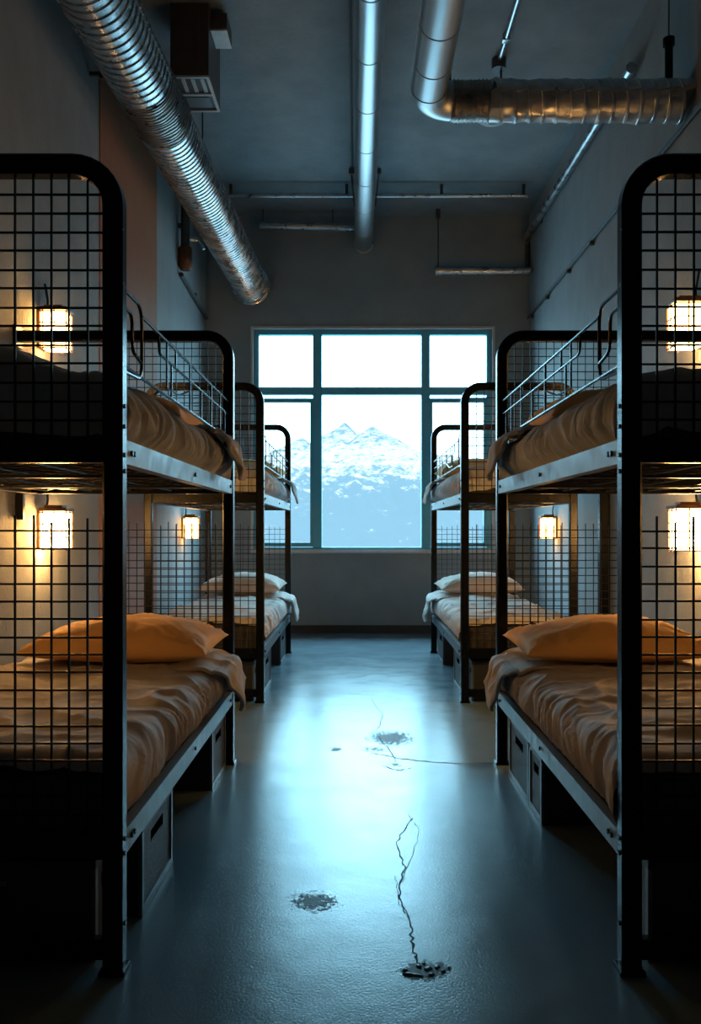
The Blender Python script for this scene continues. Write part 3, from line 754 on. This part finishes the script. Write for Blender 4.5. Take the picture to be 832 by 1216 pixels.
obj('ribbed_sleeve', spiral_duct(B(), (ex + .13, eY, ez), (ex + .34, eY, ez), .103, .022, rib=.005, wob=.003), M['galvd'], rp, True)
obj('foil_duct', spiral_duct(B(), (ex + .33, eY, ez), (XR - .002, eY, ez), .107, .075, rib=.004, wob=.010, seed=8), M['foil'], rp, True)
for (x, zt) in ((ex + .115, ez + .26), (1.705, ez + .34)):
    b = B(); tube(b, [(x, eY + .03, ez + .09), (x, eY + .03, zt)], .022, 12); tube(b, [(x, eY + .03, zt - .02), (x, eY + .03, zt + .02)], .032, 12)
    obj('support_post', b, M['black'], rp, True)
    b = B(); tube(b, [(x, eY + .03, zt), (x, eY + .03, ZC)], .004, 6); obj('hanger_rod', b, M['darkpipe'], rp, True)
# plain pipes and conduits
def plain(name, pts, r, label, m=None, cat='pipe', n=12, extra=None):
    b = B(); tube(b, pts, r, n)
    c = Vector(pts[0])
    if extra is None:
        return tag(obj(name, b, m or M['pipe'], None, True, c), label, cat)
    root = empty(name, c, label, cat); obj('run', b, m or M['pipe'], root, True)
    for nm, bm, mm in extra: obj(nm, bm, mm, root, True)
    return root
def clips(pts, r):
    out = []
    for p in pts:
        b = B(); box(b, p[0] - r, p[0] + r, p[1] - r, p[1] + r, p[2] - r, p[2] + r, r * .3); out.append(('clip', b, M['darkpipe']))
    return out
plain('wall_pipe', [(XR - .055, 5.36, 4.025), (XR - .05, YB - .06, 4.10)], .036, 'straight steel pipe along the top of the right wall below the ceiling', extra=clips([(XR - .02, 6., 4.03), (XR - .02, 8.2, 4.09)], .02))
plain('drop_pipe', [(XR - .027, YB - .027, 4.06), (XR - .027, YB - .027, 3.75)], .026, 'short dark pipe dropping in the back right corner', M['darkpipe'])
plain('cable_conduit', [(XR - .022, 3.6, 3.285), (XR - .022, YB - .03, 3.285)], .013, 'dark cable conduit clipped along the right wall', M['darkpipe'], 'conduit', 8,
      clips([(XR - .018, y, 3.262) for y in (4.3, 5., 5.7, 6.4, 7.1, 7.9, 8.6)], .017) + [('second_cable', tube(B(), [(XR - .012, 3.6, 3.316), (XR - .012, YB - .03, 3.316)], .007, 6), M['bar'])])
plain('cable_conduit', [(XL + .023, 7.45, 3.34), (XL + .023, YB - .1, 3.27)], .022, 'short sloping conduit on the left wall near the back corner', M['darkpipe'], 'conduit', 8,
      clips([(XL + .02, YB - .12, 3.27), (XL + .02, 8.1, 3.34)], .018))
vx, vy, vz = XL + .06, 7.45, 3.47
vp = empty('valve_pipe', (vx, vy, vz), 'vertical pipe with a copper valve on the left wall behind the big duct', 'pipe')
b = B(); tube(b, [(vx, vy, vz), (vx, vy, vz + .62)], .04, 14); obj('riser', b, M['darkpipe'], vp, True)
b = B(); tube(b, [(vx, vy, vz - .09), (vx, vy, vz - .05), (vx, vy, vz + .1), (vx, vy, vz + .12)], .06, 14, True, [.045, .062, .062, .045]); obj('valve_body', b, M['copper'], vp, True)
b = B(); tube(b, round_poly([(vx, vy, vz + .18), (vx + .12, vy + .02, vz + .18), (vx + .16, vy + .02, vz + .1)], .04), .014, 8); obj('valve_lever', b, M['pipe'], vp, True)
b = B(); box(b, XL + .001, vx, vy - .02, vy + .02, vz + .28, vz + .32, .003); obj('wall_bracket', b, M['darkpipe'], vp)
# cross conduit under the ceiling and the two short pipes before the back wall
plain('ceiling_conduit', [(-1.25, 8.0, 4.255), (1.62, 8.0, 4.255)], .018, 'thin steel conduit running across below the ceiling near the back wall', M['pipe'], 'conduit', 10,
      [('clip', box(B(), x - .014, x + .014, 7.985, 8.015, 4.26, ZC - .001, .002), M['darkpipe']) for x in (-1.2, -.1, .8, 1.58)])
def ribbed(name, p0, p1, r, label, extra):
    root = empty(name, p0, label, 'pipe')
    obj('ribbed_run', spiral_duct(B(), p0, p1, r, .028, n=20, rib=.003), M['pipe'], root, True)
    for nm, bm, mm in extra: obj(nm, bm, mm, root, True)
p0 = Vector(at(312, 268, 8.62)); p1 = Vector(at(424, 270.5, 8.62))
b1 = B(); tube(b1, [p0 - Vector((.03, 0, 0)), p0 + Vector((.04, 0, 0))], .045, 14)
b2 = B(); tube(b2, [p0, (p0.x, p0.y, ZC)], .006, 6); b3 = B(); tube(b3, [(-.25, p0.y, p0.z), (-.25, p0.y, ZC)], .006, 6)
ribbed('ribbed_pipe', p0, p1, .036, 'short ribbed pipe joining the ceiling pipe from the left above the window', [('end_cap', b1, M['pipe']), ('hanger_rod', b2, M['darkpipe']), ('hanger_rod', b3, M['darkpipe'])])
p0 = Vector(at(520, 322, 8.62)); p1 = Vector((XR - .002, 8.62, p0.z))
b1 = B(); tube(b1, [p0 - Vector((.03, 0, 0)), p0 + Vector((.03, 0, 0))], .05, 14)
b2 = B(); tube(b2, [p0, (p0.x, p0.y, ZC)], .008, 6)
b3 = B(); tube(b3, [(p0.x, p0.y, ZC - .09), (p0.x, p0.y, ZC)], .025, 10)
ribbed('ribbed_pipe', p0, p1, .042, 'short ribbed pipe hung by a rod from the right wall above the window', [('end_cap', b1, M['pipe']), ('hanger_rod', b2, M['darkpipe']), ('ceiling_anchor', b3, M['darkpipe'])])
# ceiling conduit at right with junction box, thin cable in the middle, detector disc
b1 = B(); tube(b1, [(.985, 5.86, ZC - .075), (.985, 5.86, ZC - .001)], .05, 14); b2 = B(); tube(b2, [(1.0, 5.86, ZC - .2), (1.0, 5.86, ZC - .06)], .008, 6)
b3 = B(); box(b3, .96, 1.01, 5.55, 5.6, ZC - .045, ZC - .001, .004)
plain('ceiling_conduit', [(.985, 1.5, ZC - .025), (.985, 5.86, ZC - .025)], .017, 'thin steel conduit along the ceiling ending in a dark junction above the foil duct', M['pipe'], 'conduit', 10, [('junction', b1, M['darkpipe']), ('drop', b2, M['darkpipe']), ('clip', b3, M['pipe'])])
b1 = B(); tube(b1, [(-.046, 7.62, ZC - .06), (-.046, 7.62, ZC - .001)], .022, 10)
plain('ceiling_cable', [(-.046, 1.5, ZC - .012), (-.046, 7.95, ZC - .012)], .009, 'thin dark cable running along the ceiling beside the middle pipe', M['darkpipe'], 'cable', 8, [('anchor', b1, M['darkpipe'])])
dx, dy = 1.07, 6.65
dr = empty('smoke_detector', (dx, dy, ZC), 'round pale detector disc on the ceiling below the foil duct', 'detector')
b = B(); tube(b, [(dx, dy, ZC - .001), (dx, dy, ZC - .03), (dx, dy, ZC - .05)], .12, 28, True, [.125, .125, .10]); obj('housing', b, M['white'], dr, True)
b = B(); tube(b, [(dx, dy, ZC - .05), (dx, dy, ZC - .062)], .04, 20); obj('sensor_cap', b, M['handle'], dr, True)
# air unit by the big duct
ux0, ux1, uy0, uy1, uz0, uz1 = -1.162, -.922, 5.23, 5.67, 3.895, ZC - .002
au = empty('air_unit', ((ux0 + ux1) / 2, uy0, uz0), 'brown boxy air unit with a white vent grille underneath, hung from the ceiling', 'air unit')
obj('housing', box(B(), ux0, ux1, uy0, uy1, uz0 + .012, uz1, .006), M['boxpaint'], au)
b = B(); fr = .018
box(b, ux0, ux1, uy0, uy0 + fr, uz0, uz0 + .012); box(b, ux0, ux1, uy1 - fr, uy1, uz0, uz0 + .012)
box(b, ux0, ux0 + fr, uy0 + fr, uy1 - fr, uz0, uz0 + .012); box(b, ux1 - fr, ux1, uy0 + fr, uy1 - fr, uz0, uz0 + .012)
ymid = (uy0 + uy1) / 2; box(b, ux0 + fr, ux1 - fr, ymid - .012, ymid + .012, uz0, uz0 + .012)
obj('grille_frame', b, M['white'], au)
for q in range(3):
    x = ux0 + .06 + q * .06
    obj('louvre', box(B(), x, x + .022, uy0 + .035, ymid - .03, uz0 + .004, uz0 + .0115), M['white'], au)
obj('filter_plate', box(B(), ux0 + .045, ux1 - .045, ymid + .04, uy1 - .05, uz0 + .005, uz0 + .0115), M['handle'], au)
b = B(); box(b, ux1 - .075, ux1 - .06, uy0 - .004, uy0, uz0 + .08, uz0 + .40); obj('seam_strip', b, M['copper'], au)
obj('side_box', box(B(), ux1, ux1 + .105, uy0 + .05, uy0 + .25, uz0 + .33, uz0 + .43, .004), M['boxpaint'], au)
obj('side_box_base', box(B(), ux1 + .002, ux1 + .105, uy0 + .05, uy0 + .25, uz0 + .318, uz0 + .33, .003), M['white'], au)
# bracket and cable high on the left wall, near the duct
bx, by, bz = at(108, 88, 4.98)
lb = empty('cable_bracket', (XL, by, bz), 'small metal bracket with a thin cable high on the left wall beside the big duct', 'bracket')
obj('arm', box(B(), XL, XL + .09, by - .012, by + .012, bz - .012, bz + .012, .003), M['darkpipe'], lb)
b = B(); tube(b, [(XL + .08, by - .015, bz - .04), (XL + .08, by - .015, bz + .04)], .02, 10); obj('clamp', b, M['copper'], lb, True)
b = B(); tube(b, [(XL + .08, by, bz), (XL + .07, by - .15, bz + .18), (XL + .05, by - .5, bz + .45)], .005, 6); obj('cable', b, M['bar'], lb, True)
# dark square post on the right wall between the beds
tag(obj('wall_post', box(B(), XR - .075, XR - .001, 6.02 - .03, 6.02 + .03, 0.001, 1.9, .005), M['black'], None, False, (XR, 6.02, 0)), 'dark square upright post on the right wall behind the bunks', 'post')

# ------------------------------------------------------------------ marks in the floor
def fl(px, py):
    Y = CH * F / (py - VPY); return Vector(((px - VPX) * Y / F, Y, 0))
def ribbon(bm, pix, w, seed, sub=7):
    P = [fl(*p) for p in pix]; pts = []
    for a, c in zip(P, P[1:]):
        for q in range(sub): pts.append(a + (c - a) * q / sub)
    pts.append(P[-1]); rnd = random.Random(seed); L = []; R = []
    for i, p in enumerate(pts):
        t = (pts[min(i + 1, len(pts) - 1)] - pts[max(i - 1, 0)]).normalized(); n_ = Vector((-t.y, t.x, 0))
        p = p + n_ * rnd.uniform(-.006, .006); ww = w * rnd.uniform(.35, 1.2) * (1 - .5 * i / len(pts))
        L.append(bm.verts.new(p + n_ * ww + Vector((0, 0, .0012)))); R.append(bm.verts.new(p - n_ * ww + Vector((0, 0, .0012))))
    for i in range(len(pts) - 1): bm.faces.new((L[i], L[i + 1], R[i + 1], R[i]))
b = B()
ribbon(b, [(497, 1146), (490, 1125), (487, 1100), (474, 1060), (480, 1030), (470, 1000), (490, 972)], .0035, 1)
ribbon(b, [(476, 1050), (492, 1010), (497, 985), (484, 965)], .0013, 2)
ribbon(b, [(480, 1085), (474, 1070), (470, 1040)], .002, 3)
obj('crack', b, M['crack'], floor_o)
b = B(); ribbon(b, [(585, 906), (540, 907), (500, 904), (470, 900), (440, 894)], .0065, 5); obj('crack', b, M['crack'], floor_o)
b = B(); ribbon(b, [(470, 905), (462, 890), (446, 872), (455, 850), (440, 830)], .003, 6); ribbon(b, [(455, 910), (475, 915), (487, 912)], .005, 7); obj('crack', b, M['crack'], floor_o)
def blob(px, py, rx, ry, seed, m, z=.001, name='stain'):
    c = fl(px, py); e = fl(px + rx, py); f_ = fl(px, py - ry); RX = (e - c).length; RY = (f_ - c).length
    bm = B(); n = 48; vs = []
    for i in range(n):
        a = 2 * PI * i / n; r = 1 + .35 * nz(math.cos(a) * 2.5, math.sin(a) * 2.5, seed) + .16 * nz(math.cos(a) * 9, math.sin(a) * 9, seed)
        vs.append(bm.verts.new((c.x + RX * r * math.cos(a), c.y + RY * r * math.sin(a), z)))
    bm.faces.new(vs); return obj(name, bm, m, floor_o)
blob(374, 1070, 32, 13, 1.3, M['stain']); blob(467, 876, 30, 10, 4.2, M['stain']); blob(399, 890, 8, 2.5, 6.2, M['stain']); blob(470, 908, 16, 5, 8.8, M['stain2']); blob(440, 890, 40, 6, 3.1, M['stain2'])
# chipped pit with raised flakes
blob(503, 1153, 30, 13, 5.5, M['pit'], .0012, 'chipped_pit')
bm = B(); rnd = random.Random(12)
for (px, py, lx, ly, rz) in ((490, 1158, .034, .008, -.25), (508, 1151, .016, .012, .5), (519, 1149, .014, .008, 1.), (497, 1148, .012, .009, 2.), (526, 1154, .009, .006, .4), (481, 1153, .009, .006, .1), (512, 1158, .012, .006, .2), (503, 1145, .008, .005, 1.4), (533, 1150, .005, .004, .6)):
    c = fl(px, py); r_ = bmesh.ops.create_icosphere(bm, subdivisions=3, radius=1)
    for v in r_['verts']:
        p = v.co * (1 + .35 * noise.noise(v.co * 2.2 + c * 9)); x, y = p.x * lx * .75, p.y * ly * .75
        v.co = Vector((c.x + x * math.cos(rz) - y * math.sin(rz), c.y + x * math.sin(rz) + y * math.cos(rz), max(.0008, .001 + p.z * .004)))
obj('flakes', bm, M['flake'], floor_o, 'full')

# ------------------------------------------------------------------ light, world, camera
w = bpy.data.worlds.new('sky'); SC.world = w; w.use_nodes = True; nt = w.node_tree; nt.nodes.clear()
o = N(nt, 'ShaderNodeOutputWorld'); bg = N(nt, 'ShaderNodeBackground'); tc = N(nt, 'ShaderNodeTexCoord'); sx = N(nt, 'ShaderNodeSeparateXYZ')
nt.links.new(tc.outputs['Generated'], sx.inputs[0])
cr = N(nt, 'ShaderNodeValToRGB'); mr = N(nt, 'ShaderNodeMapRange'); mr.inputs[1].default_value = -.3; mr.inputs[2].default_value = .7
nt.links.new(sx.outputs[2], mr.inputs[0]); nt.links.new(mr.outputs[0], cr.inputs[0])
cr.color_ramp.elements[0].position = .2; cr.color_ramp.elements[0].color = (.10, .19, .24, 1)
cr.color_ramp.elements[1].position = .95; cr.color_ramp.elements[1].color = (.42, .80, 1, 1)
e = cr.color_ramp.elements.new(.32); e.color = (.15, .28, .34, 1)
e2 = cr.color_ramp.elements.new(.66); e2.color = (.35, .76, .98, 1)
nt.links.new(cr.outputs[0], bg.inputs[0]); bg.inputs[1].default_value = 18.5
nt.links.new(bg.outputs[0], o.inputs[0])
def light(name, typ, loc, rot, energy, color, **kw):
    l = bpy.data.lights.new(name, typ); l.energy = energy; l.color = color
    for k_, v in kw.items(): setattr(l, k_, v)
    ob = bpy.data.objects.new(name, l); COL.objects.link(ob); ob.location = loc; ob.rotation_euler = rot; return ob
light('sun', 'SUN', (0, -20, 40), (math.radians(52), 0, math.radians(-28)), 2.2, (1, .97, .92), angle=.02)
pt = light('window_portal', 'AREA', ((WX0 + WX1) / 2, YB + .15, (WZ0 + WZ1) / 2), (math.radians(-90), 0, 0), 1, (1, 1, 1), shape='RECTANGLE', size=WX1 - WX0, size_y=WZ1 - WZ0)
pt.data.cycles.is_portal = True
cam = bpy.data.cameras.new('camera'); co = bpy.data.objects.new('camera', cam); COL.objects.link(co)
co.location = (0, 0, CH); co.rotation_euler = (PI / 2, 0, 0)
cam.sensor_fit = 'VERTICAL'; cam.sensor_height = 36; cam.sensor_width = 36; cam.lens = F / 1216 * 36
cam.shift_x = -(VPX - 416) / 1216; cam.shift_y = (VPY - 608) / 1216
cam.clip_start = .02; cam.clip_end = 10000
SC.camera = co
SC.view_settings.view_transform = 'Standard'
SC.view_settings.look = 'None'
SC.view_settings.exposure = 0.0
SC.cycles.use_denoising = True
